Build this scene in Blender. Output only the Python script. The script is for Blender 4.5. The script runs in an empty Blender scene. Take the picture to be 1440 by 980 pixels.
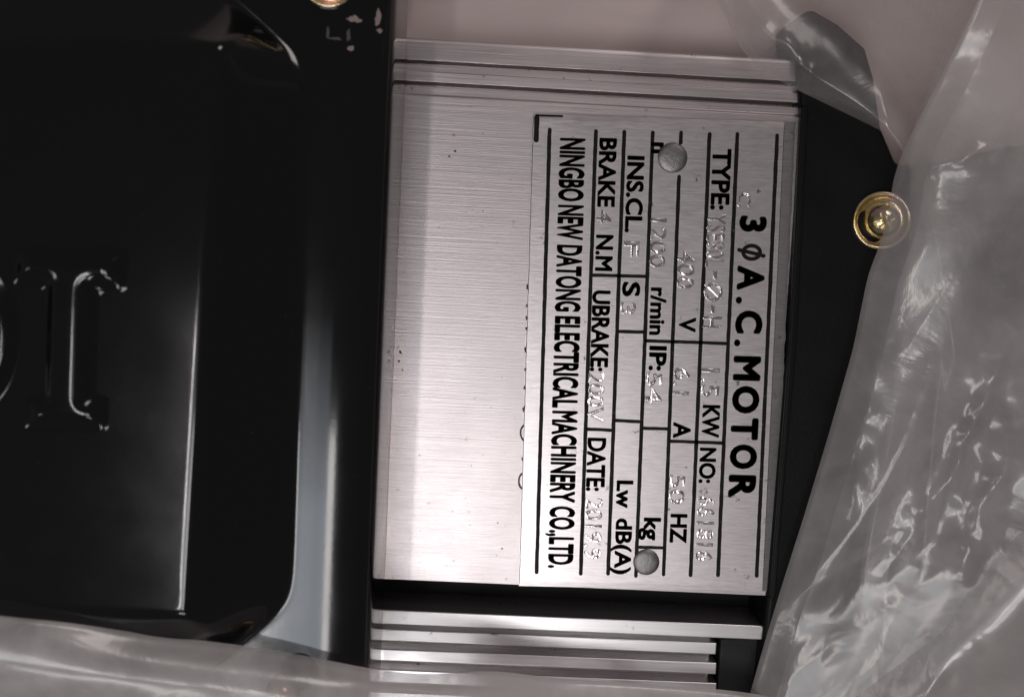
import bpy, bmesh, math, random
import numpy as np
from mathutils import Matrix, Vector, noise

random.seed(7)
MM = 0.001
sc = bpy.context.scene
col = sc.collection

# ------------------------------------------------------------------ camera
F_PX, CX, CY, DIST = 1600.0, 720.0, 490.0, 240.0          # photo pixels, millimetres
ROLL, TX, TY = 0.05160849, -0.07592622, -0.02903885
RM = (Matrix.Rotation(TY, 3, 'Y') @ Matrix.Rotation(TX, 3, 'X') @ Matrix.Rotation(ROLL, 3, 'Z'))
CAM = RM @ Vector((0, 0, DIST))
cd = bpy.data.cameras.new('camera')
cam = bpy.data.objects.new('camera', cd)
col.objects.link(cam)
cam.matrix_world = Matrix.Translation(CAM * MM) @ RM.to_4x4()
cd.sensor_width = 36.0
cd.lens = 36.0 * F_PX / 1440.0
cd.clip_start = 0.005
cd.clip_end = 50.0
cd.dof.use_dof = True
cd.dof.focus_distance = 0.2405
cd.dof.aperture_fstop = 15.0
sc.camera = cam

# ------------------------------------------------------------------ world, lamps, exposure
w = bpy.data.worlds.new('World')
sc.world = w
w.use_nodes = True
w.node_tree.nodes['Background'].inputs[0].default_value = (1.0, 0.93, 0.93, 1)
w.node_tree.nodes['Background'].inputs[1].default_value = 0.10


def lamp(name, loc, target, sx, sy, power, color):
    l = bpy.data.lights.new(name, 'AREA')
    l.shape = 'RECTANGLE'
    l.size, l.size_y = sx, sy
    l.energy = power
    l.color = color
    o = bpy.data.objects.new(name, l)
    col.objects.link(o)
    o.location = loc
    d = Vector(target) - Vector(loc)
    o.rotation_euler = d.to_track_quat('-Z', 'Y').to_euler()
    return o


lamp('tube_and_glint_light', (-0.222, -0.235, 0.90), (-0.222, -0.235, 0), 0.032, 0.37, 1.0, (1.0, 0.95, 0.93))
# the window fades out towards its upper edge, pane by pane
for y0, y1, lum in ((-0.05, -0.08, 0.5), (-0.08, -0.11, 1.1), (-0.11, -0.14, 1.8), (-0.14, -0.17, 2.6), (-0.17, -0.21, 3.5), (-0.21, -0.47, 5.2)):
    lamp('window_light', (-0.12, (y0 + y1) / 2, 0.90), (-0.12, (y0 + y1) / 2, 0), 0.16, y0 - y1, math.pi * 0.16 * (y0 - y1) * lum, (0.84, 0.91, 1.0))
lamp('tube_and_glint_light', (-0.005, -0.33, 0.90), (-0.005, -0.33, 0), 0.06, 0.36, 0.85, (1.0, 0.96, 0.95))
lamp('tube_and_glint_light', (-0.06, -0.85, 0.86), (0, 0, 0), 0.32, 0.06, 1.1, (1.0, 0.97, 0.96))  # added lamp for glints on the lower edges of the embossed letter
lamp('tube_and_glint_light', (-0.78, -0.30, 0.72), (0, 0, 0), 0.06, 0.40, 0.7, (1.0, 0.97, 0.94))  # weak lamp added at the left, for highlights on left-facing letter edges
lamp('fill_light', (0.36, 0.66, 0.62), (0.03, 0, 0), 0.30, 0.30, 2.0, (1.0, 0.93, 0.91))  # added fill for the film and ground, low enough to miss the metal's reflection

sc.view_settings.view_transform = 'Standard'
sc.view_settings.look = 'None'
sc.view_settings.gamma = 1.0
sc.view_settings.use_curve_mapping = False
sc.view_settings.exposure = 0.0


# ------------------------------------------------------------------ helpers
def at(px, py, z=0.0):
    """point in millimetres on the level z seen at photo pixel px, py"""
    d = RM @ Vector(((px - CX) / F_PX, -(py - CY) / F_PX, -1.0))
    return CAM + d * ((z - CAM.z) / d.z)


def link(o, parent=None):
    col.objects.link(o)
    if parent is not None:
        o.parent = parent
        top = parent
        while top.parent is not None:
            top = top.parent
        o.matrix_parent_inverse = Matrix.Translation(-top.location) if parent is top else Matrix.Identity(4)
    return o


def mesh(name, verts, faces, mat, parent=None, smooth=False, scale=MM):
    me = bpy.data.meshes.new(name)
    me.from_pydata([tuple(c * scale for c in v) for v in verts], [], faces)
    me.validate()
    bm = bmesh.new()
    bm.from_mesh(me)
    bmesh.ops.recalc_face_normals(bm, faces=bm.faces)
    bm.to_mesh(me)
    bm.free()
    if smooth:
        for p in me.polygons:
            p.use_smooth = True
    me.materials.append(mat)
    return link(bpy.data.objects.new(name, me), parent)


def bevel(o, width, seg=2, angle=35):
    m = o.modifiers.new('bevel', 'BEVEL')
    m.width = width * MM
    m.segments = seg
    m.limit_method = 'ANGLE'
    m.angle_limit = math.radians(angle)
    for p in o.data.polygons:
        p.use_smooth = True
    n = o.modifiers.new('wn', 'WEIGHTED_NORMAL')
    n.keep_sharp = False
    return o


def prism(name, pts, z0, z1, mat, parent=None, bev=0.0, seg=2):
    n = len(pts)
    v = [(p[0], p[1], z0) for p in pts] + [(p[0], p[1], z1) for p in pts]
    f = [tuple(range(n))[::-1], tuple(range(n, 2 * n))]
    f += [(i, (i + 1) % n, n + (i + 1) % n, n + i) for i in range(n)]
    o = mesh(name, v, f, mat, parent)
    if bev:
        bevel(o, bev, seg)
    return o


def extrude_x(name, prof, x0, x1, mat, parent=None, bev=0.0, seg=2):
    n = len(prof)
    v = [(x0, y, z) for y, z in prof] + [(x1, y, z) for y, z in prof]
    f = [tuple(range(n)), tuple(range(n, 2 * n))[::-1]]
    f += [(i, (i + 1) % n, n + (i + 1) % n, n + i) for i in range(n)]
    o = mesh(name, v, f, mat, parent)
    if bev:
        bevel(o, bev, seg)
    return o


def lathe(name, prof, c, mat, parent=None, n=48, tilt=(0, 0), smooth=True):
    """prof: (r, z) from the axis outwards"""
    rot = Matrix.Rotation(tilt[0], 3, 'X') @ Matrix.Rotation(tilt[1], 3, 'Y')
    v, f = [], []
    for r, z in prof:
        for k in range(n):
            a = 2 * math.pi * k / n
            p = rot @ Vector((r * math.cos(a), r * math.sin(a), z))
            v.append((c[0] + p.x, c[1] + p.y, c[2] + p.z))
    for i in range(len(prof) - 1):
        for k in range(n):
            f.append((i * n + k, i * n + (k + 1) % n, (i + 1) * n + (k + 1) % n, (i + 1) * n + k))
    f.append(tuple(range(n)))
    return mesh(name, v, f, mat, parent, smooth)


# ------------------------------------------------------------------ materials
def new_mat(name):
    m = bpy.data.materials.new(name)
    m.use_nodes = True
    nt = m.node_tree
    return m, nt, nt.nodes['Principled BSDF']


def nd(nt, t, **kw):
    n = nt.nodes.new(t)
    for k, v in kw.items():
        if k in n.inputs:
            n.inputs[k].default_value = v
        else:
            setattr(n, k, v)
    return n


def ramp(nt, src, stops):
    r = nt.nodes.new('ShaderNodeValToRGB')
    el = r.color_ramp.elements
    while len(el) < len(stops):
        el.new(0.5)
    for e, (p, c) in zip(el, stops):
        e.position = p
        e.color = c if isinstance(c, tuple) else (c, c, c, 1)
    nt.links.new(src, r.inputs[0])
    return r


def coords(nt, scale):
    tc = nt.nodes.new('ShaderNodeTexCoord')
    mp = nt.nodes.new('ShaderNodeMapping')
    mp.inputs['Scale'].default_value = scale
    nt.links.new(tc.outputs['Object'], mp.inputs[0])
    return mp.outputs[0]


def brushed(name, color, rough, streak=(25, 3500, 25), bump=0.12, specks=True, rvar=0.12):
    m, nt, b = new_mat(name)
    L = nt.links.new
    b.inputs['Metallic'].default_value = 1.0
    n1 = nd(nt, 'ShaderNodeTexNoise', Scale=1.0, Detail=3.0, Roughness=0.7)
    L(coords(nt, streak), n1.inputs['Vector'])
    n2 = nd(nt, 'ShaderNodeTexNoise', Scale=1.0, Detail=4.0, Roughness=0.6)
    L(coords(nt, (60, 60, 60)), n2.inputs['Vector'])
    # tone: fine streaks over broad clouding
    r1 = ramp(nt, n1.outputs[0], [(0.3, tuple(c * 0.78 for c in color) + (1,)), (0.7, tuple(color) + (1,))])
    out = r1.outputs[0]
    if specks:
        n3 = nd(nt, 'ShaderNodeTexNoise', Scale=1.0, Detail=5.0, Roughness=0.75)
        L(coords(nt, (330, 330, 330)), n3.inputs['Vector'])
        r3 = ramp(nt, n3.outputs[0], [(0.29, 1.0), (0.36, 0.0)])
        mx = nd(nt, 'ShaderNodeMix', data_type='RGBA')
        L(r3.outputs[0], mx.inputs[0])
        L(out, mx.inputs[6])
        mx.inputs[7].default_value = (0.16, 0.15, 0.15, 1)
        out = mx.outputs[2]
    L(out, b.inputs['Base Color'])
    mr = nd(nt, 'ShaderNodeMapRange')
    mr.inputs[3].default_value = rough - rvar
    mr.inputs[4].default_value = rough + rvar
    ad = nd(nt, 'ShaderNodeMath', operation='MULTIPLY_ADD')
    ad.inputs[1].default_value = 0.5
    L(n1.outputs[0], ad.inputs[0])
    hf = nd(nt, 'ShaderNodeMath', operation='MULTIPLY')
    hf.inputs[1].default_value = 0.5
    L(n2.outputs[0], hf.inputs[0])
    L(hf.outputs[0], ad.inputs[2])
    L(ad.outputs[0], mr.inputs[0])
    L(mr.outputs[0], b.inputs['Roughness'])
    bp = nd(nt, 'ShaderNodeBump', Strength=bump, Distance=0.0001)
    L(n1.outputs[0], bp.inputs['Height'])
    L(bp.outputs[0], b.inputs['Normal'])
    return m


def paint(name, color, rough, bump=0.05, scale=900, dist=0.0002, spec=0.5):
    m, nt, b = new_mat(name)
    b.inputs['Specular IOR Level'].default_value = spec
    L = nt.links.new
    b.inputs['Base Color'].default_value = tuple(color) + (1,)
    n1 = nd(nt, 'ShaderNodeTexNoise', Scale=1.0, Detail=3.0)
    L(coords(nt, (scale, scale, scale)), n1.inputs['Vector'])
    bp = nd(nt, 'ShaderNodeBump', Strength=bump, Distance=dist)
    L(n1.outputs[0], bp.inputs['Height'])
    L(bp.outputs[0], b.inputs['Normal'])
    n2 = nd(nt, 'ShaderNodeTexNoise', Scale=1.0, Detail=5.0, Roughness=0.65)
    L(coords(nt, (70, 70, 70)), n2.inputs['Vector'])
    mr = nd(nt, 'ShaderNodeMapRange')
    mr.inputs[3].default_value = max(0.02, rough * 0.6)
    mr.inputs[4].default_value = rough * 1.4
    L(n2.outputs[0], mr.inputs[0])
    L(mr.outputs[0], b.inputs['Roughness'])
    return m


M_PAD = brushed('brushed_aluminium', (0.64, 0.575, 0.572), 0.385, bump=0.35)
M_FIN = brushed('extruded_aluminium', (0.80, 0.77, 0.77), 0.34, streak=(8, 2500, 2500), bump=0.15)
M_PLATE = brushed('plate_aluminium', (0.78, 0.718, 0.718), 0.34, streak=(300, 3000, 300), bump=0.25, rvar=0.08)
M_BEVEL = brushed('plate_edge_aluminium', (0.42, 0.40, 0.40), 0.42, streak=(300, 2600, 300), bump=0.5)  # darker reflection of the pressed-down margin is put into this colour
M_STAMP = brushed('stamped_aluminium', (0.86, 0.81, 0.81), 0.2, streak=(900, 900, 900), bump=0.5, specks=False)
M_RIVET = brushed('rivet_aluminium', (0.27, 0.255, 0.25), 0.45, streak=(900, 900, 900), bump=1.0)
M_COVER = paint('black_gloss_paint', (0.0035, 0.0035, 0.004), 0.105, bump=0.02)


def dusty(m):
    nt = m.node_tree
    b = nt.nodes['Principled BSDF']
    n = nd(nt, 'ShaderNodeTexNoise', Scale=1.0, Detail=4.0, Roughness=0.75)
    nt.links.new(coords(nt, (900, 900, 900)), n.inputs['Vector'])
    r = ramp(nt, n.outputs[0], [(0.70, (0.0035, 0.0035, 0.004, 1)), (0.80, (0.10, 0.098, 0.095, 1))])
    nt.links.new(r.outputs[0], b.inputs['Base Color'])


dusty(M_COVER)
M_SHIELD = paint('black_satin_paint', (0.006, 0.006, 0.006), 0.42, bump=0.25, scale=1500, spec=0.14)
M_CORE = paint('dark_housing_paint', (0.02, 0.02, 0.021), 0.5, bump=0.2, spec=0.2)
M_INK = paint('black_ink', (0.010, 0.008, 0.008), 0.4, bump=0.35, scale=2500, spec=0.12)


def wear_ink(m):
    nt = m.node_tree
    b = nt.nodes['Principled BSDF']
    n = nd(nt, 'ShaderNodeTexNoise', Scale=1.0, Detail=6.0, Roughness=0.8)
    nt.links.new(coords(nt, (620, 900, 620)), n.inputs['Vector'])
    r = ramp(nt, n.outputs[0], [(0.60, (0.010, 0.008, 0.008, 1)), (0.74, (0.16, 0.145, 0.145, 1))])
    nt.links.new(r.outputs[0], b.inputs['Base Color'])


wear_ink(M_INK)
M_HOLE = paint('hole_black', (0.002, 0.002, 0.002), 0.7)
M_GLUE = paint('grey_residue', (0.045, 0.042, 0.04), 0.5, bump=0.6)
M_CHIP = paint('exposed_primer', (0.20, 0.15, 0.145), 0.5, bump=0.6)


def zinc(name):
    m, nt, b = new_mat(name)
    L = nt.links.new
    b.inputs['Metallic'].default_value = 1.0
    b.inputs['Roughness'].default_value = 0.25
    n = nd(nt, 'ShaderNodeTexNoise', Scale=1.0, Detail=3.0)
    L(coords(nt, (220, 220, 220)), n.inputs['Vector'])
    r = ramp(nt, n.outputs[0], [(0.35, (0.70, 0.58, 0.30, 1)), (0.5, (0.76, 0.64, 0.44, 1)), (0.62, (0.68, 0.49, 0.43, 1))])
    L(r.outputs[0], b.inputs['Base Color'])
    n2 = nd(nt, 'ShaderNodeTexNoise', Scale=1.0, Detail=2.0)
    L(coords(nt, (700, 700, 700)), n2.inputs['Vector'])
    bp = nd(nt, 'ShaderNodeBump', Strength=0.25, Distance=0.0003)
    L(n2.outputs[0], bp.inputs['Height'])
    L(bp.outputs[0], b.inputs['Normal'])
    return m


M_ZINC = zinc('yellow_zinc')


def film(name, haze, gloss, tint=(0.68, 0.64, 0.632), sharp=None):
    m = bpy.data.materials.new(name)
    m.use_nodes = True
    nt = m.node_tree
    nt.nodes.clear()
    L = nt.links.new
    out = nd(nt, 'ShaderNodeOutputMaterial')
    tr = nd(nt, 'ShaderNodeBsdfTransparent')
    tr.inputs[0].default_value = (0.97, 0.965, 0.965, 1)
    df = nd(nt, 'ShaderNodeBsdfDiffuse')
    df.inputs[0].default_value = tint + (1,)
    tl = nd(nt, 'ShaderNodeBsdfTranslucent')
    tl.inputs[0].default_value = tint + (1,)
    dm = nd(nt, 'ShaderNodeMixShader')
    dm.inputs[0].default_value = 0.4
    L(df.outputs[0], dm.inputs[1])
    L(tl.outputs[0], dm.inputs[2])
    # cloudy haze of the polythene
    n = nd(nt, 'ShaderNodeTexNoise', Scale=1.0, Detail=4.0, Roughness=0.6, Distortion=0.6)
    L(coords(nt, (45, 45, 45)), n.inputs['Vector'])
    mr = nd(nt, 'ShaderNodeMapRange')
    mr.inputs[1].default_value = 0.25
    mr.inputs[2].default_value = 0.75
    mr.inputs[3].default_value = haze * 0.55
    mr.inputs[4].default_value = haze * 1.45
    L(n.outputs[0], mr.inputs[0])
    m1 = nd(nt, 'ShaderNodeMixShader')
    L(mr.outputs[0], m1.inputs[0])
    L(tr.outputs[0], m1.inputs[1])
    L(dm.outputs[0], m1.inputs[2])
    gl = nd(nt, 'ShaderNodeBsdfGlossy')
    gl.inputs['Roughness'].default_value = 0.34
    g2 = nd(nt, 'ShaderNodeBsdfGlossy')
    g2.inputs['Roughness'].default_value = 0.15
    g2.inputs[0].default_value = (1, 0.97, 0.93, 1)
    gl.inputs[0].default_value = (1, 0.98, 0.96, 1)
    n2 = nd(nt, 'ShaderNodeTexNoise', Scale=1.0, Detail=4.0, Roughness=0.55, Distortion=0.8)
    L(coords(nt, (75, 75, 75)), n2.inputs['Vector'])
    bp = nd(nt, 'ShaderNodeBump', Strength=0.075, Distance=0.003)
    L(n2.outputs[0], bp.inputs['Height'])
    L(bp.outputs[0], gl.inputs['Normal'])
    m2 = nd(nt, 'ShaderNodeMixShader')
    m2.inputs[0].default_value = gloss
    L(m1.outputs[0], m2.inputs[1])
    L(gl.outputs[0], m2.inputs[2])
    L(bp.outputs[0], g2.inputs['Normal'])
    m3 = nd(nt, 'ShaderNodeMixShader')
    m3.inputs[0].default_value = sharp or gloss * 0.55
    L(m2.outputs[0], m3.inputs[1])
    L(g2.outputs[0], m3.inputs[2])
    L(m3.outputs[0], out.inputs[0])
    return m


M_FILM = film('polythene_film', 0.26, 0.05)
M_FILM_BUNCH = film('bunched_polythene_film', 0.76, 0.04)
M_FILM_THICK = film('folded_polythene_film', 0.46, 0.018, sharp=0.026)


def cardboard():
    m, nt, b = new_mat('cardboard')
    L = nt.links.new
    n = nd(nt, 'ShaderNodeTexNoise', Scale=1.0, Detail=5.0)
    L(coords(nt, (20, 60, 20)), n.inputs['Vector'])
    r = ramp(nt, n.outputs[0], [(0.3, (0.47, 0.385, 0.37, 1)), (0.7, (0.60, 0.50, 0.48, 1))])
    L(r.outputs[0], b.inputs['Base Color'])
    b.inputs['Roughness'].default_value = 0.8
    return m


# ------------------------------------------------------------------ the setting
BASE = -16.0
g = mesh('ground', [(-600, -600, BASE), (600, -600, BASE), (600, 600, BASE), (-600, 600, BASE)], [(0, 1, 2, 3)], cardboard())
g['kind'] = 'structure'
g['label'] = 'pinkish beige cardboard surface under the motor'

# ------------------------------------------------------------------ the motor
motor = bpy.data.objects.new('electric_motor', None)
col.objects.link(motor)
motor.location = (0, 0, BASE * MM)
motor['label'] = 'brushed aluminium electric motor with black covers and a riveted rating plate'
motor['category'] = 'motor'


def Y(px0, py0, px1, py1, z=0.0):
    return 0.5 * (at(px0, py0, z).y + at(px1, py1, z).y)


XL = -48.0
y_top = Y(566, 47, 1060, 80)
y_g1 = Y(566, 85, 1120, 118)
y_g2 = Y(566, 117, 1120, 146.6)
y_l3 = Y(566, 133, 1110, 160)
y_bot = Y(525, 813, 1083, 838)
x_pad = at(1128, 160).x - 0.3
prof = [(y_bot, -15), (y_bot, 0.0), (y_l3 - 0.3, 0.0), (y_l3 + 0.1, -0.45), (y_g2 - 0.55, -0.45), (y_g2 - 0.45, -4.5), (y_g2 + 0.42, -4.5),
        (y_g2 + 0.5, -0.55), (y_g1 - 1.9, -0.55), (y_g1 - 1.75, -0.85), (y_g1 - 0.5, -0.9), (y_g1 - 0.45, -4.5), (y_g1 + 0.45, -4.5), (y_g1 + 0.5, -1.1), (y_top - 1.2, -1.2),
        (y_top - 0.35, -1.6), (y_top, -2.6), (y_top, -15)]
extrude_x('mounting_face', prof, XL, x_pad, M_PAD, motor, bev=0.12)
# specks of grime on the bare face
face = motor.children[0]
for px, py, r0 in ((640, 213, 0.5), (632, 220, 0.35), (637, 190, 0.25), (563, 495, 0.55), (561, 508, 0.4), (566, 520, 0.25), (679, 297, 0.2), (706, 771, 0.35), (700, 735, 0.25), (655, 700, 0.2), (590, 640, 0.2), (612, 380, 0.18), (668, 560, 0.2)):
    c = at(px, py, 0)
    n = 11
    v = [(c.x, c.y, 0.05)]
    for k in range(n):
        a = 2 * math.pi * k / n
        r = r0 * random.uniform(0.4, 1.0)
        v.append((c.x + r * math.cos(a), c.y + 0.8 * r * math.sin(a), 0.004))
    mesh('grime_speck', v, [(0, 1 + k, 1 + (k + 1) % n) for k in range(n)], M_GLUE, face, True)
# core the aluminium is cast round
prism('housing', [(XL, y_bot - 24), (x_pad + 3, y_bot - 24), (x_pad + 3, y_top - 1.5), (XL, y_top - 1.5)], BASE, -13.5, M_CORE, motor, bev=1.0)
fins = [(856, 877, 1074, 880, 899, 0.0), (881, 898, 1008, 906, 922, -0.7), (909, 926, 1008, 934, 950, -1.0), (938, 957, 1008, 962, 980, -1.3), (970, 988, 1008, 993, 1011, -1.6)]
yb0 = Y(523, 860, 1074, 884)
prism('fin_base', [(XL, yb0 - 26), (at(1004, 920).x, yb0 - 26), (at(1004, 920).x, yb0), (XL, yb0)], -15, -5.2, M_FIN, motor)
for a0, a1, xe, b0, b1, z in fins:
    ya = Y(523, a0, xe, b0, z)
    yb = Y(523, a1, xe, b1, z)
    xend = at(xe, b0, z).x
    extrude_x('cooling_fin', [(ya, z), (yb, z), (yb - 0.1, -15), (ya + 0.1, -15)], XL, xend, M_FIN, motor, bev=0.25)

# ---- black end shield on the right
ZS = 1.5
pts = [(1119, 25), (1142, 12), (1180, 34), (1218, 68), (1230, 110), (1240, 180), (1262, 232), (1330, 228), (1420, 205), (1560, 200), (1560, 700), (1560, 900), (1560, 1040), (1062, 1010), (1078, 845), (1108, 480), (1126, 160)]
prism('end_shield', [(at(x, y, ZS).x, at(x, y, ZS).y) for x, y in pts], BASE, ZS, M_SHIELD, motor, bev=1.2, seg=3)
rim = [(1127, 150), (1137, 150), (1121, 480), (1100, 720), (1091, 842), (1083, 842), (1111, 480)]
prism('shield_rim', [(at(x, y, ZS + 0.7).x, at(x, y, ZS + 0.7).y) for x, y in rim], ZS - 1.0, ZS + 0.7, M_SHIELD, motor, bev=0.3)
prism('shield_foot', [(at(x, y, -3).x, at(x, y, -3).y) for x, y in [(1013, 897), (1068, 897), (1056, 1010), (1006, 1010)]], BASE, -3, M_CORE, motor, bev=0.5)

# ------------------------------------------------------------------ rating plate
PZ = 0.85
PA = 0.0224027
ex = Vector((math.cos(PA), math.sin(PA), 0))        # up direction of the writing, to the right in the photo
ey = Vector((math.sin(PA), -math.cos(PA), 0))       # reading direction, down in the photo
P0 = at(750, 160, PZ)


def uv(px, py):
    d = at(px, py, PZ) - P0
    return d.dot(ey), d.dot(ex)                      # along the writing, across it


def W(u, v, z):
    p = P0 + ey * u + ex * v
    return (p.x, p.y, z)


u_end = 0.5 * (uv(732, 822)[0] + uv(1082, 833)[0])
v_end = 0.5 * (uv(1125, 168)[1] + uv(1083, 832)[1])
v_bev = 0.5 * (uv(1108, 168)[1] + uv(1067, 832)[1])
pv, pf = [], []
rnd = random.Random(3)


def plate_body():
    # a thin sheet with its right margin pressed down and nicked edges
    n = 90
    v, f = [], []
    for i in range(n + 1):
        u = u_end * i / n
        jl = rnd.uniform(-0.06, 0.06)
        jr = rnd.uniform(-0.12, 0.08)
        top = 0.0 if 0 < i < n else 0.1
        ring = [(0.0 + jl, 0.05), (0.0 + jl, PZ - 0.1), (0.12 + jl, PZ - top), (v_bev, PZ - top), (v_bev + 0.15, PZ - 0.12), (v_end + jr, PZ - 0.42), (v_end + jr, 0.05)]
        v += [W(u, a, z) for a, z in ring]
    k = 7
    for i in range(n):
        for j in range(k):
            f.append((i * k + j, i * k + (j + 1) % k, (i + 1) * k + (j + 1) % k, (i + 1) * k + j))
    f.append(tuple(range(k)))
    f.append(tuple(range(n * k, n * k + k))[::-1])
    return v, f


v, f = plate_body()
plate = mesh('rating_plate', v, f, M_PLATE, motor)
plate['label'] = 'brushed rating plate with black engraved lines and lettering'
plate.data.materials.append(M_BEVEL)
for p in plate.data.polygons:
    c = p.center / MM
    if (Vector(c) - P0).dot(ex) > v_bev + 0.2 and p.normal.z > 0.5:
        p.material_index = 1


def bar(name, p, q, wd, mat=None, h=0.05, rounded=True):
    """inked line between two plate points (u, v)"""
    (u0, v0), (u1, v1) = p, q
    d = Vector((u1 - u0, v1 - v0))
    L = d.length
    d /= L
    n = Vector((-d.y, d.x))
    r = wd / 2
    left, right = [], []
    steps = max(3, int(L / 1.4))
    for i in range(steps + 1):
        t = i / steps
        j0, j1 = (rnd.uniform(-0.05, 0.05) * wd + r for _ in range(2))
        c = Vector((u0, v0)) + d * (r + (L - 2 * r) * t)
        left.append(c + n * j0)
        right.append(c - n * j1)
    pts = list(left)
    e = Vector((u1, v1)) - d * r
    if rounded:
        pts += [e + n * (r * math.cos(a)) + d * (r * math.sin(a)) for a in (0.6, 1.2, 1.9, 2.5)]
    pts += right[::-1]
    s = Vector((u0, v0)) + d * r
    if rounded:
        pts += [s - n * (r * math.cos(a)) - d * (r * math.sin(a)) for a in (0.6, 1.2, 1.9, 2.5)]
    prism(name, [W(a.x, a.y, 0)[:2] for a in pts], PZ - 0.15, PZ + h, mat or M_INK, plate)


def px_bar(x0, y0, x1, y1, wd=0.8):
    bar('ruled_line', uv(x0, y0), uv(x1, y1), wd)


for a, b in (((773, 180), (754.5, 807)), ((838, 182), (816.5, 809)), ((878, 183), (855, 809)), ((918, 184), (894, 812)), ((998, 186), (971, 811)), ((1037, 186), (1009.5, 811)), ((1093, 188), (1064, 812))):
    ua, va = uv(*a)
    ub, vb = uv(*b)
    bar('ruled_line', (ua, va), (ub, vb), 0.82)
px_bar(958, 184, 957, 204)
px_bar(955, 246, 933, 810)
lines_x = ((832, 387, 909, 389), (868, 466, 906, 467), (906, 479, 1023, 483), (864, 591, 901, 593), (824, 603, 861, 605), (903, 602, 940, 603), (941, 620, 1018, 623), (897, 769, 934, 770))
for x0, y0, x1, y1 in lines_x:
    px_bar(x0, y0, x1, y1, 0.72)
bar('corner_mark', (0.25, 0.75), (5.9, 0.75), 1.1)
bar('corner_mark', (0.35, 0.4), (0.35, 6.2), 0.42)


def text_mesh(s, extrude, offset, bev, spacing=1.0):
    cu = bpy.data.curves.new('t', 'FONT')
    cu.body = s
    cu.size = 1.0
    cu.offset = offset
    cu.extrude = extrude
    cu.bevel_depth = bev
    cu.bevel_resolution = 1
    cu.resolution_u = 4
    cu.space_character = spacing
    o = bpy.data.objects.new('t', cu)
    col.objects.link(o)
    bpy.context.view_layer.update()
    dg = bpy.context.evaluated_depsgraph_get()
    me = bpy.data.meshes.new_from_object(o.evaluated_get(dg))
    bpy.data.objects.remove(o)
    bpy.data.curves.remove(cu)
    return me


def write(name, s, xb, xt, y0, y1, mat, bold=0.018, relief=0.05, soft=0.012, jit=0.0, spacing=1.0, ytop=None, parent=None):
    """lettering whose foot runs at pixel column xb and head at xt (both at row y0), from row y0 to y1"""
    me = text_mesh(s, 0.02, min(bold, 0.0), soft, spacing)
    if bold > 0:
        bm = bmesh.new()
        for dx, dy in ((-1, 0), (1, 0), (0, -1), (0, 1), (0.7, 0.7), (-0.7, 0.7), (0.7, -0.7), (-0.7, -0.7)):
            n0 = len(bm.verts)
            bm.from_mesh(me)
            bm.verts.ensure_lookup_table()
            for q in bm.verts[n0:]:
                q.co.x += dx * bold
                q.co.y += dy * bold
        bm.to_mesh(me)
        bm.free()
    xs = [q.co.x for q in me.vertices]
    ys = [q.co.y for q in me.vertices]
    zs = [q.co.z for q in me.vertices]
    x0, x1, b0, b1, z0, z1 = min(xs), max(xs), min(ys), max(ys), min(zs), max(zs)
    ua, va = uv(xb, y0)
    ub, _ = uv(xb - (y1 - y0) * 0.042, y1)
    _, vt = uv(xt, y0)
    for q in me.vertices:
        u = ua + (ub - ua) * (q.co.x - x0) / (x1 - x0)
        vv = va + (vt - va) * (q.co.y - b0) / (b1 - b0)
        z = PZ - 0.12 + (relief + 0.12) * (q.co.z - z0) / max(1e-6, z1 - z0)
        if jit:
            nz = noise.noise(Vector((u * 2.2, vv * 2.2, 3.1)))
            u += jit * noise.noise(Vector((u * 1.5, vv * 1.5, 7.7)))
            vv += jit * noise.noise(Vector((u * 1.5, vv * 1.5, 1.7)))
            z += jit * nz * 0.6 if z > PZ else 0
        q.co = Vector(W(u, vv, z)) * MM
    # the mapping swaps handedness: keep the faces pointing outwards
    bm = bmesh.new()
    bm.from_mesh(me)
    bmesh.ops.remove_doubles(bm, verts=bm.verts, dist=1e-7)
    bmesh.ops.recalc_face_normals(bm, faces=bm.faces)
    bm.to_mesh(me)
    bm.free()
    me.materials.clear()
    me.materials.append(mat)
    me.name = name
    o = bpy.data.objects.new(name, me)
    return link(o, parent or plate)


# title, letter by letter as it is spaced on the plate
for s, a, b in (('3', 303, 326), ('A', 373, 408), ('C', 436, 469), ('M', 500, 535), ('O', 542, 581), ('T', 587, 618), ('O', 624, 659), ('R', 667, 700)):
    xb = 1040 - (a - 303) * 0.0415
    write('title_letter', s, xb, xb + 39, a, b, M_INK, bold=0.040)
for a in (417, 477):
    xb = 1040 - (a - 303) * 0.0415 - 0.5
    write('title_letter', '.', xb, xb + 9, a, a + 10, M_INK, bold=0.02)


def phi():
    c = uv(1057, 355)
    ro, ri = (1.8, 2.2), (0.98, 1.38)
    n = 28
    v, f = [], []
    for r, z in ((ro, PZ - 0.1), (ro, PZ + 0.05), (ri, PZ + 0.05), (ri, PZ - 0.1)):
        for k in range(n):
            a = 2 * math.pi * k / n
            v.append(W(c[0] + r[0] * math.cos(a), c[1] + r[1] * math.sin(a), z))
    for i in range(4):
        for k in range(n):
            f.append((i * n + k, i * n + (k + 1) % n, ((i + 1) % 4) * n + (k + 1) % n, ((i + 1) % 4) * n + k))
    o = mesh('title_letter', v, f, M_INK, plate)
    bar('title_letter', (c[0] - 0.55, c[1] - 3.1), (c[0] + 0.75, c[1] + 3.0), 0.8, h=0.055)


phi()

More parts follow.
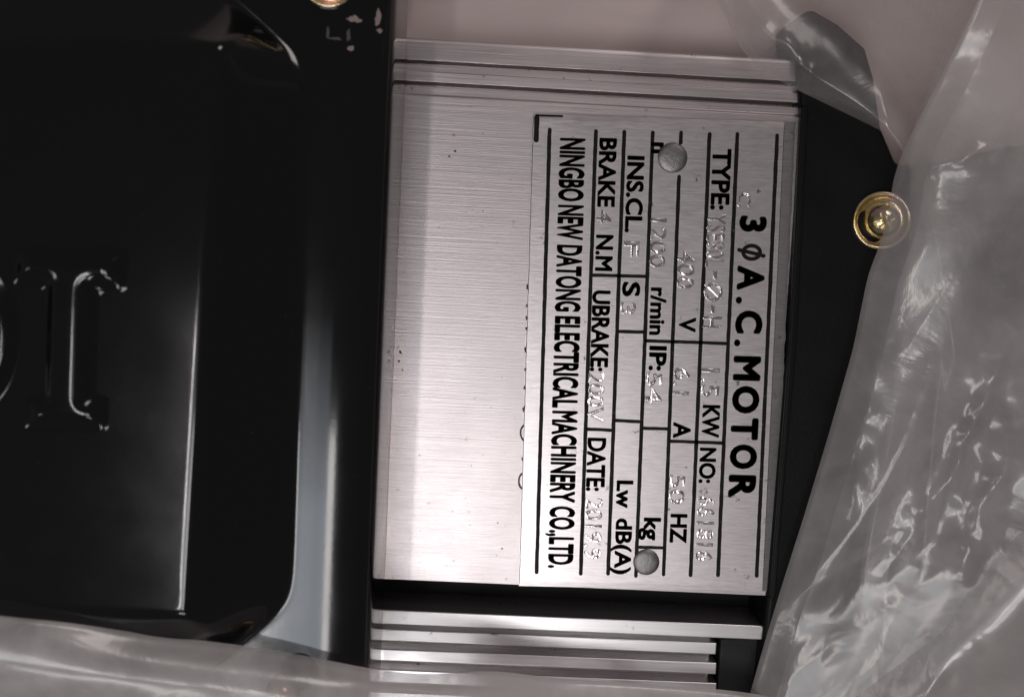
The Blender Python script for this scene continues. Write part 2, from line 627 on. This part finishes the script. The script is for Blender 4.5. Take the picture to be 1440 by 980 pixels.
INK = [('TYPE:', 1002, 1029, 209, 295), ('V', 955, 979, 446, 467), ('A', 947, 972, 593, 616), ('HZ', 943, 967, 722, 763),
       ('KW', 988, 1013, 569, 615), ('NO:', 984, 1008, 629, 679), ('r/min', 915, 938, 404, 471), ('IP:', 913, 938, 486, 521),
       ('INS.CL.', 882, 907, 219, 327), ('S', 875, 901, 396, 417), ('BRAKE', 843, 868, 194, 291), ('N.M', 838, 863, 330, 381),
       ('UBRAKE:', 833, 859, 408, 522), ('DATE:', 826, 853, 615, 690), ('Lw', 867, 891, 675, 714),
       ('kg', 898, 930, 727, 759)]
for s, xb, xt, y0, y1 in INK:
    write('lettering', s, xb, xt, y0, y1, M_INK, bold=0.026)
write('lettering', 'dB(A)', 859, 890, 728, 807, M_INK, bold=0.024)
write('lettering', 'n', 915, 934, 200, 216, M_INK, bold=0.03)
xb = 787
for s, y0, y1 in (('NINGBO', 194, 283), ('NEW', 288, 337), ('DATONG', 344, 438), ('ELECTRICAL', 444, 573), ('MACHINERY', 577, 706), ('CO.,LTD.', 711, 798)):
    base = 787 - (y0 - 194) * 0.0285
    dn = 5 if ',' in s else 0
    write('lettering', s, base - dn, base + 37, y0, y1, M_INK, bold=0.030)

STAMP = [('YSE80L', 994, 1021, 300, 375), ('-', 1003, 1008, 381, 393), ('\u00d8', 990, 1017, 397, 424), ('-', 1000, 1005, 429, 441), ('H', 988, 1015, 445, 461),
         ('400', 953, 978, 352, 406), ('6.1', 947, 971, 517, 555), ('50', 941, 964, 667, 708), ('1.5', 986, 1012, 518, 557), ('661816', 981, 1006, 697, 788),
         ('1200', 915, 938, 307, 376), ('54', 908, 932, 523, 567), ('F', 878, 899, 339, 361), ('3', 872, 894, 425, 442), ('4', 839, 860, 295, 314),
         ('200V', 827, 851, 523, 593), ('2019.9', 823, 848, 700, 785)]
for s, xb, xt, y0, y1 in STAMP:
    write('stamped_characters', s, xb, xt, y0, y1, M_STAMP, bold=-0.004, relief=0.26, soft=0.02, jit=0.13)
write('stamped_characters', 'C', 1038, 1056, 270, 290, M_STAMP, bold=-0.01, relief=0.12, soft=0.02, jit=0.4)

for (px, py, r) in ((946, 222, 3.15), (909, 791, 2.85)):
    c = at(px, py, PZ + 0.5)
    lathe('rivet', [(0.0001, 0.50), (r * 0.35, 0.48), (r * 0.62, 0.43), (r * 0.82, 0.33), (r * 0.95, 0.17), (r, -0.02), (r, -0.4)], (c.x, c.y, PZ), M_RIVET, plate, n=40, tilt=(0.02, -0.03))

# dried residue squeezed out along the left edge of the plate
for i, (py, rr, full) in enumerate(((403, 0.9, 0), (430, 0.7, 0), (447, 0.7, 0), (462, 0.6, 0), (492, 1.1, 0), (520, 0.6, 0), (545, 0.7, 0), (575, 0.9, 0), (608, 1.5, 1), (645, 0.8, 0), (676, 1.6, 1))):
    pxl = 750 - (py - 160) * 0.0272
    c = at(pxl, py, 0)
    n = 14
    if full:
        v, f = [], []
        for k in range(n + 1):
            a = math.pi * (0.5 + k / n)
            for dr, z in ((-0.16, 0.0), (-0.08, 0.22), (0.10, 0.2), (0.18, 0.0)):
                r = rr + dr * (1 + 0.5 * rnd.random())
                v.append((c.x + 0.4 + 0.85 * r * math.cos(a), c.y + 1.15 * r * math.sin(a), z))
        for k in range(n):
            for j in range(3):
                f.append((k * 4 + j, k * 4 + j + 1, (k + 1) * 4 + j + 1, (k + 1) * 4 + j))
        mesh('residue', v, f, M_GLUE, plate, True)
    else:
        v = [(c.x - 0.25, c.y, 0.25)]
        for k in range(n):
            a = 2 * math.pi * k / n
            r = rr * rnd.uniform(0.3, 0.75)
            v.append((c.x - 0.25 + 0.75 * r * math.cos(a), c.y + 1.1 * r * math.sin(a), 0.01))
        mesh('residue', v, [(0, 1 + k, 1 + (k + 1) % n) for k in range(n)], M_GLUE, plate, True)

# ------------------------------------------------------------------ black pressed cover on the left
ZF, HC = 30.0, 11.0                                  # flange level, height of the raised panel above it


def poly_sdf(p, poly):
    # signed distance, positive inside
    d = 1e9
    inside = False
    n = len(poly)
    for i in range(n):
        ax, ay = poly[i]
        bx, by = poly[(i + 1) % n]
        ex_, ey_ = bx - ax, by - ay
        wx, wy = p[0] - ax, p[1] - ay
        t = max(0, min(1, (wx * ex_ + wy * ey_) / (ex_ * ex_ + ey_ * ey_)))
        d = min(d, math.hypot(wx - ex_ * t, wy - ey_ * t))
        if (ay > p[1]) != (by > p[1]) and p[0] < (bx - ax) * (p[1] - ay) / (by - ay) + ax:
            inside = not inside
    return d if inside else -d


def sstep(t):
    t = max(0.0, min(1.0, t))
    return t * t * (3 - 2 * t)


def FP(x, y):
    p = at(x, y, ZF)
    return (p.x, p.y)


base_poly = [FP(428, 80), FP(402, 848), FP(318, 925), FP(250, 965), FP(-250, 955), FP(-250, -55), FP(280, -55), FP(345, 2)]
edge_t, edge_b = at(532, -80, ZF), at(487, 1060, ZF)   # where the flange starts to roll over
WALL = 15.0


def edges_of(poly):
    cx_, cy_ = sum(p[0] for p in poly) / len(poly), sum(p[1] for p in poly) / len(poly)
    out = []
    for (ax, ay), (bx, by) in zip(poly, poly[1:] + poly[:1]):
        l_ = math.hypot(bx - ax, by - ay)
        nx, ny = (by - ay) / l_, -(bx - ax) / l_
        if (cx_ - ax) * nx + (cy_ - ay) * ny < 0:
            nx, ny = -nx, -ny
        out.append((ax, ay, nx, ny))
    return out


def round_sdf(x, y, edges, k):
    """distance inside a convex outline, its corners rounded off"""
    ds = [(x - ax) * nx + (y - ay) * ny for ax, ay, nx, ny in edges]
    m = min(ds)
    return m - k * math.log(sum(math.exp(-(d - m) / k) for d in ds))


def TP(x, y):
    p = at(x, y, ZF + HC)
    return (p.x, p.y)


base_edges = edges_of(base_poly)
top_edges = edges_of([TP(312, 62), TP(264, 868), TP(-300, 850), TP(-300, 66)])


def soft_ramp(d, w, r, r2=None):
    """0 outside, 1 inside, straight slope with rounded bends (r at the foot, r2 at the head)"""
    def sp(t, r):
        if t <= -r:
            return 0.0
        if t >= r:
            return t
        return (t + r) ** 2 / (4 * r)
    return (sp(d, r) - sp(d - w, r2 or r)) / w


yy0, yy1 = edge_t.y, edge_b.y


def cover_z(x, y):
    db, dp = round_sdf(x, y, base_edges, 1.6), -round_sdf(x, y, top_edges, 0.7)
    tt = db / max(6.0, db + dp)
    t = (y - yy0) / (yy1 - yy0)
    q = x - (edge_t.x + (edge_b.x - edge_t.x) * t) + 8.0
    return ZF + HC * soft_ramp(tt, 1.0, 0.13, 0.11) - (0.0125 * q * q if q > 0 else 0.0)


NXc, NYc = 190, 330
x_lo = at(-120, 490, ZF).x
v, f = [], []
LIP = [(0.0, -0.8), (0.8, -1.0), (1.5, -1.3), (2.15, -1.75), (2.65, -2.3), (3.05, -3.0), (3.3, -3.8), (3.4, -4.8), (3.5, -10), (3.6, -18), (3.6, -29.0)]
row = NXc + 1 + len(LIP) - 1
for j in range(NYc + 1):
    t = j / NYc
    y = yy0 + (yy1 - yy0) * t
    xe = edge_t.x + (edge_b.x - edge_t.x) * t
    for i in range(NXc + 1):
        s = i / NXc
        x = x_lo + (xe - x_lo) * s
        v.append((x, y, cover_z(x, y)))
    for dx, dz in LIP[1:]:
        v.append((xe + dx, y, ZF + dz))
for j in range(NYc):
    for i in range(row - 1):
        f.append((j * row + i, j * row + i + 1, (j + 1) * row + i + 1, (j + 1) * row + i))
cover = mesh('cover', v, f, M_COVER, motor, True)
cover['label'] = 'glossy black pressed steel cover with rolled flange'

ZP = ZF + HC


def emboss(name, sdf, x0, x1, y0, y1, h, w, step=0.25):
    nx, ny = int((x1 - x0) / step), int((y1 - y0) / step)
    v, f, idx = [], [], {}
    for j in range(ny + 1):
        for i in range(nx + 1):
            x, y = x0 + i * step, y0 + j * step
            d = sdf(x, y)
            z = cover_z(x, y) - 0.12 + (h + 0.12) * soft_ramp(d, w, 0.9)
            v.append((x, y, z))
    for _ in range(16):                              # round the pressing
        zz = [q[2] for q in v]
        for j in range(1, ny):
            for i in range(1, nx):
                a = j * (nx + 1) + i
                v[a] = (v[a][0], v[a][1], 0.4 * zz[a] + 0.15 * (zz[a - 1] + zz[a + 1] + zz[a - nx - 1] + zz[a + nx + 1]))
    for j in range(ny):
        for i in range(nx):
            a = j * (nx + 1) + i
            f.append((a, a + 1, a + nx + 2, a + nx + 1))
    return mesh(name, v, f, M_COVER, cover, True)


def PP(x, y):
    p = at(x, y, ZP)
    return (p.x, p.y)


letter_i = [PP(22, 350), PP(178, 350), PP(176, 408), PP(138, 408), PP(133, 558), PP(152, 558), PP(150, 604), PP(38, 604), PP(40, 556), PP(60, 556), PP(64, 402), PP(20, 398)]
xs = [p[0] for p in letter_i]
ys = [p[1] for p in letter_i]
emboss('embossed_letter', lambda x, y: poly_sdf((x, y), letter_i), min(xs) - 1.5, max(xs) + 1.5, min(ys) - 1.5, max(ys) + 1.5, 1.9, 2.6)
oc = PP(-62, 470)


def ring(x, y):
    r = math.hypot((x - oc[0]) / 0.72, y - oc[1])
    return 3.8 - abs(r - 11.0)


emboss('embossed_letter', ring, oc[0] + 2, oc[0] + 12.5, oc[1] - 16, oc[1] + 16, 1.5, 2.0)


def screw(c, r, parent, tilt=(0, 0), n=48, flange=True):
    # domed head with a pressed cross recess
    rot = Matrix.Rotation(tilt[0], 3, 'X') @ Matrix.Rotation(tilt[1], 3, 'Y')
    nr, na = 26, 96
    ro = 0.64 * r
    v, f = [], []
    for i in range(nr + 1):
        rr = ro * max(i, 0.01) / nr
        for k in range(na):
            a = 2 * math.pi * k / na
            x, y = rr * math.cos(a), rr * math.sin(a)
            z = 0.05 * r + 0.72 * r * math.sqrt(max(0.0, 1 - (rr / ro) ** 2.2))
            cxr, syr = x * math.cos(0.5) + y * math.sin(0.5), -x * math.sin(0.5) + y * math.cos(0.5)
            arm = min(max(abs(cxr) / (0.34 * r), abs(syr) / (0.07 * r)), max(abs(syr) / (0.34 * r), abs(cxr) / (0.07 * r)))
            z -= 0.06 * r * sstep((1.25 - arm) / 0.6) * (1 - rr / ro)
            p = rot @ Vector((x, y, z))
            v.append((c[0] + p.x, c[1] + p.y, c[2] + p.z))
    for i in range(nr):
        for k in range(na):
            f.append((i * na + k, i * na + (k + 1) % na, (i + 1) * na + (k + 1) % na, (i + 1) * na + k))
    s = mesh('screw', v, f, M_ZINC, parent, True)
    if flange:
        lathe('screw_flange', [(0.66 * r, 0.03 * r), (0.78 * r, 0.05 * r), (0.85 * r, 0.14 * r), (0.92 * r, 0.24 * r), (0.98 * r, 0.22 * r), (1.0 * r, 0.13 * r), (1.0 * r, -0.1 * r)], c, M_ZINC, s, n, tilt)
    return s


c = at(463, -27, ZF)
screw((c.x, c.y, ZF), 5.0, motor)
c = at(398, 972, ZF)
screw((c.x, c.y, ZF), 5.0, motor, flange=False)
c = at(1242, 310, ZS + 1.5)
screw((c.x, c.y, ZS), 6.1, motor, tilt=(0.05, -0.08))
# bolt hole in the lower corner of the flange
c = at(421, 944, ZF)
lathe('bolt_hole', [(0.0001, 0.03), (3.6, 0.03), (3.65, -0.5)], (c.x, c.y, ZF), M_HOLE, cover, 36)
# chipped paint on the flange
for (x, y, rx, ry, m) in ((498, 27, 1.5, 0.7, M_CHIP), (490, 50, 0.45, 1.3, M_GLUE), (493, 68, 0.7, 0.6, M_CHIP), (461, 47, 0.35, 1.4, M_GLUE), (472, 55, 1.6, 0.3, M_GLUE), (531, 26, 0.7, 2.0, M_CHIP), (533, 42, 0.6, 0.5, M_CHIP)):
    p = at(x, y, ZF)
    xe = edge_t.x + (edge_b.x - edge_t.x) * (p.y - yy0) / (yy1 - yy0)
    n = 16
    v = []
    for k in range(n):
        a = 2 * math.pi * k / n
        q = rnd.uniform(0.5, 1.1)
        X_, Y_ = p.x + rx * q * math.cos(a), p.y + ry * q * math.sin(a)
        dz = cover_z(X_, Y_) - ZF
        if X_ > xe:
            t = X_ - xe
            for (d0, z0), (d1, z1) in zip(LIP[:-1], LIP[1:]):
                if d0 <= t <= d1:
                    dz = z0 + (z1 - z0) * (t - d0) / (d1 - d0)
        v.append((X_, Y_, ZF + dz + 0.05))
    mesh('paint_chip', v, [tuple(range(n))], m, cover)

# ------------------------------------------------------------------ clear plastic bag
bag = bpy.data.objects.new('plastic_bag', None)
col.objects.link(bag)
bag.location = (0.09, 0, BASE * MM)
bag['label'] = 'crumpled translucent plastic bag pulled back around the motor'
bag['category'] = 'plastic bag'


def resample(pts, n):
    L = [0.0]
    for a, b in zip(pts[:-1], pts[1:]):
        L.append(L[-1] + (b - a).length)
    out = []
    k = 0
    for i in range(n + 1):
        s = L[-1] * i / n
        while k < len(pts) - 2 and L[k + 1] < s:
            k += 1
        t = (s - L[k]) / max(1e-9, L[k + 1] - L[k])
        out.append(pts[k].lerp(pts[k + 1], t))
    return out


def ease(pts, n):
    a = np.array([tuple(p) for p in pts])
    for _ in range(n):
        a[1:-1] += 0.25 * (a[2:] - 2 * a[1:-1] + a[:-2])
    return [Vector(q) for q in a]


def seg_dist(p, a, b):
    e = b - a
    t = max(0, min(1, (p - a).dot(e) / max(1e-9, e.dot(e))))
    return (p - a - e * t).length, t


def nearest(p, pl):
    q = Vector((p.x, p.y, 0))
    best = (1e9, 0)
    n = len(pl) - 1
    for k in range(n):
        d, t = seg_dist(q, Vector((pl[k].x, pl[k].y, 0)), Vector((pl[k + 1].x, pl[k + 1].y, 0)))
        if d < best[0]:
            best = (d, (k + t) / n)
    return best


def crumple(p, seed, ang, amp):
    """folds that run along the direction ang, sharp along their crests"""
    c, s = math.cos(ang), math.sin(ang)
    a, b = p.x * c + p.y * s, -p.x * s + p.y * c
    wv = noise.noise_vector(Vector((a * 0.012, b * 0.016, seed)))

    def ridge(x, y, z, e):
        return 1 - 2 * math.sqrt(noise.noise(Vector((x, y, z))) ** 2 + e)
    h = 2.3 * ridge(a * 0.008 + wv.x * 0.4, b * 0.030 + wv.y * 0.8, seed, 0.004)
    h += 0.28 * ridge(a * 0.016 + wv.y * 0.7, b * 0.085 + wv.x * 1.1, seed + 4.3, 0.002)
    k = max(0.0, noise.noise(Vector((a * 0.02, b * 0.02, seed + 31))) + 0.1)
    h += 0.16 * k * ridge(a * 0.06 + wv.x, b * 0.22 + wv.y * 2, seed + 9.1, 0.002)
    return amp * h


def sheet(rows, ns, nt, seed, ang, amp, creases=(), edge_fade=6.0, mat=None):
    """rows: polylines of (px, py, z) from the free edge inwards"""
    R = [ease(resample([at(*q) for q in r], nt), 70 if k == 0 else 420) for k, r in enumerate(rows)]
    cr = [([at(*q) for q in pl], wd, ht) for pl, wd, ht in creases]
    v, f = [], []
    m = len(R) - 1
    for i in range(ns + 1):
        s = i / ns * m
        k = min(m - 1, int(s))
        t = s - k
        for j in range(nt + 1):
            p1, p2 = R[k][j], R[k + 1][j]
            p0 = R[k - 1][j] if k > 0 else p1 + (p1 - p2)
            p3 = R[k + 2][j] if k + 2 <= m else p2 + (p2 - p1)
            p = 0.5 * (2 * p1 + (p2 - p0) * t + (2 * p0 - 5 * p1 + 4 * p2 - p3) * t * t + (3 * p1 - p0 - 3 * p2 + p3) * t ** 3)
            fade = min(1.0, 0.12 + (p - R[0][j]).length / edge_fade)
            z = crumple(p, seed, ang, amp) * fade
            ed = (p - R[0][j]).length
            if ed < 0.9:
                z -= 0.5 * (1 - ed / 0.9) ** 2      # cut edge curls over
            for pl, wd, ht in cr:
                d, tt = nearest(p, pl)
                if d < wd * 5:
                    e = 0.45
                    ht_ = ht * (0.35 + 0.65 * min(1.0, 5 * tt, 5 * (1 - tt))) * (0.75 + 0.5 * noise.noise(p * 0.25))
                    z += ht_ * math.exp(-(math.sqrt(d * d + e * e) - e) / wd)
            v.append((p.x, p.y, p.z + z))
    for i in range(ns):
        for j in range(nt):
            a = i * (nt + 1) + j
            f.append((a, a + 1, a + nt + 2, a + nt + 1))
    o = mesh('film_sheet', v, f, mat or M_FILM, bag, True)
    return o


# lower layer, drawn over the corner of the end shield
sheet([[(985, -40, 0), (1015, 10, 0), (1042, 75, 1), (1085, 110, 1.5), (1125, 129, 3), (1180, 155, 3.5), (1236, 182, 4), (1272, 214, 4), (1300, 300, 5), (1320, 500, 4), (1300, 760, 3), (1270, 1040, 2)],
       [(1060, -40, 2), (1080, -15, 2), (1110, 20, 3.5), (1135, 40, 4.5), (1160, 50, 5.0), (1190, 75, 5.0), (1225, 120, 4.5), (1262, 190, 4.5), (1310, 290, 4), (1350, 500, 2), (1330, 760, 0), (1300, 1040, 0)],
       [(1100, -60, -4), (1130, -40, -5), (1170, -10, -5), (1200, 10, -6), (1235, 30, -8), (1270, 70, -8), (1300, 130, -8), (1340, 200, -8), (1380, 300, -8), (1400, 500, -8), (1400, 760, -8), (1400, 1040, -8)],
       [(1200, -120, -14), (1250, -120, -14), (1350, -110, -14), (1420, -60, -14), (1460, -20, -14), (1500, 40, -14), (1530, 100, -14), (1550, 200, -14), (1550, 300, -14), (1550, 500, -14), (1550, 760, -14), (1550, 1040, -14)]],
      150, 320, 2.2, -0.7, 1.3,
      creases=[([(1040, 25, 4), (1075, 50, 4), (1110, 75, 4), (1125, 100, 3), (1140, 128, 3)], 2.2, 1.8),
               ([(1145, 17, 3), (1190, 42, 3), (1220, 74, 3), (1228, 112, 3), (1236, 182, 3), (1258, 212, 3)], 2.0, 1.5)])
# upper layer, the fold that hangs over the screw
sheet([[(1400, -60, 26), (1372, 12, 22), (1322, 112, 16), (1272, 208, 10), (1257, 245, 9), (1250, 300, 9), (1238, 345, 9), (1222, 382, 8), (1200, 490, 7), (1163, 620, 7), (1130, 730, 6), (1096, 835, 5), (1057, 968, 4), (1040, 1040, 4)],
       [(1470, -60, 24), (1450, 12, 22), (1400, 112, 19), (1360, 208, 16), (1340, 245, 15), (1330, 300, 14), (1320, 345, 14), (1310, 382, 13), (1290, 490, 12), (1260, 620, 12), (1230, 730, 11), (1200, 835, 10), (1160, 968, 9), (1150, 1040, 9)],
       [(1600, -60, 22), (1600, 12, 22), (1600, 112, 22), (1600, 208, 22), (1600, 245, 22), (1600, 300, 22), (1600, 345, 22), (1600, 382, 22), (1600, 490, 22), (1600, 620, 22), (1600, 730, 22), (1600, 835, 22), (1600, 968, 20), (1600, 1040, 20)]],
      240, 440, 5.7, 1.0, 1.25,
      creases=[([(1245, 810, 12), (1290, 725, 13), (1345, 650, 15), (1362, 600, 16), (1400, 530, 18), (1440, 470, 20)], 3.4, 2.8),
               ([(1190, 715, 9), (1200, 640, 9), (1222, 540, 10), (1238, 480, 11)], 2.2, 1.5),
               ([(1345, 800, 14), (1370, 710, 15), (1440, 610, 18)], 3.0, 2.4),
               ([(1275, 243, 11), (1330, 230, 14), (1395, 203, 18)], 2.6, 1.8)], mat=M_FILM_THICK)
# a middle layer bunched between the two
sheet([[(1330, 60, 6), (1296, 150, 5.5), (1278, 205, 5), (1282, 280, 5), (1276, 380, 5), (1250, 600, 5), (1210, 800, 5), (1190, 1050, 4)],
       [(1400, 60, 10), (1380, 150, 9), (1370, 210, 8), (1370, 290, 8), (1365, 390, 7), (1350, 610, 6), (1320, 810, 6), (1300, 1060, 5)],
       [(1560, 60, 8), (1560, 150, 8), (1560, 220, 8), (1560, 300, 8), (1560, 400, 8), (1560, 620, 8), (1560, 820, 8), (1560, 1070, 8)]],
      140, 320, 41.7, 1.25, 1.3, mat=M_FILM)
# gathered folds in the lower right corner
sheet([[(1120, 1040, 14), (1200, 985, 16), (1270, 930, 18), (1330, 880, 20), (1385, 800, 22), (1445, 740, 24), (1500, 690, 24)],
       [(1180, 1060, 19), (1260, 1010, 20), (1320, 960, 22), (1380, 900, 24), (1430, 840, 26), (1490, 780, 28), (1540, 730, 28)],
       [(1380, 1100, 16), (1430, 1060, 18), (1480, 1010, 20), (1520, 960, 20), (1560, 900, 20), (1580, 840, 20), (1600, 790, 20)]],
      80, 160, 11.3, 0.85, 1.9,
      creases=[([(1280, 985, 20), (1330, 900, 22), (1358, 878, 23)], 2.4, 2.0)], edge_fade=4.0)
# sheet tucked along the bottom
sheet([[(-80, 858, 47), (0, 867, 45), (100, 876, 42), (200, 892, 38), (330, 906, 34), (420, 920, 33), (520, 941, 31.5), (600, 950, 26), (690, 942, 18), (780, 954, 12), (1000, 968, 7), (1070, 976, 6), (1130, 990, 6)],
       [(-80, 930, 46), (0, 935, 45), (100, 940, 43), (200, 950, 40), (330, 955, 37), (420, 965, 36.5), (520, 985, 34), (600, 995, 28), (690, 990, 20), (780, 1000, 13), (1000, 1010, 8), (1070, 1020, 7), (1130, 1030, 7)],
       [(-80, 1060, 36), (0, 1060, 36), (100, 1060, 36), (200, 1060, 35), (330, 1060, 35), (420, 1060, 35), (520, 1070, 30), (600, 1080, 25), (690, 1080, 18), (780, 1080, 12), (1000, 1080, 4), (1070, 1080, 4), (1130, 1080, 4)]],
      50, 260, 17.9, 0.25, 0.9, edge_fade=8.0, mat=M_FILM_BUNCH)
# unseen bag sheet added beyond the top edge to shade the ground there
sheet([[(960, -45, -14), (1060, -70, -14), (1180, -85, -14), (1320, -110, -14), (1460, -120, -14), (1600, -130, -14)],
       [(975, -75, 30), (1070, -100, 32), (1190, -115, 34), (1330, -140, 36), (1470, -150, 36), (1600, -160, 36)],
       [(1000, -130, 85), (1090, -160, 90), (1200, -180, 92), (1340, -200, 95), (1480, -210, 95), (1600, -220, 95)]],
      60, 120, 23.1, 1.2, 1.5, mat=M_FILM_THICK)
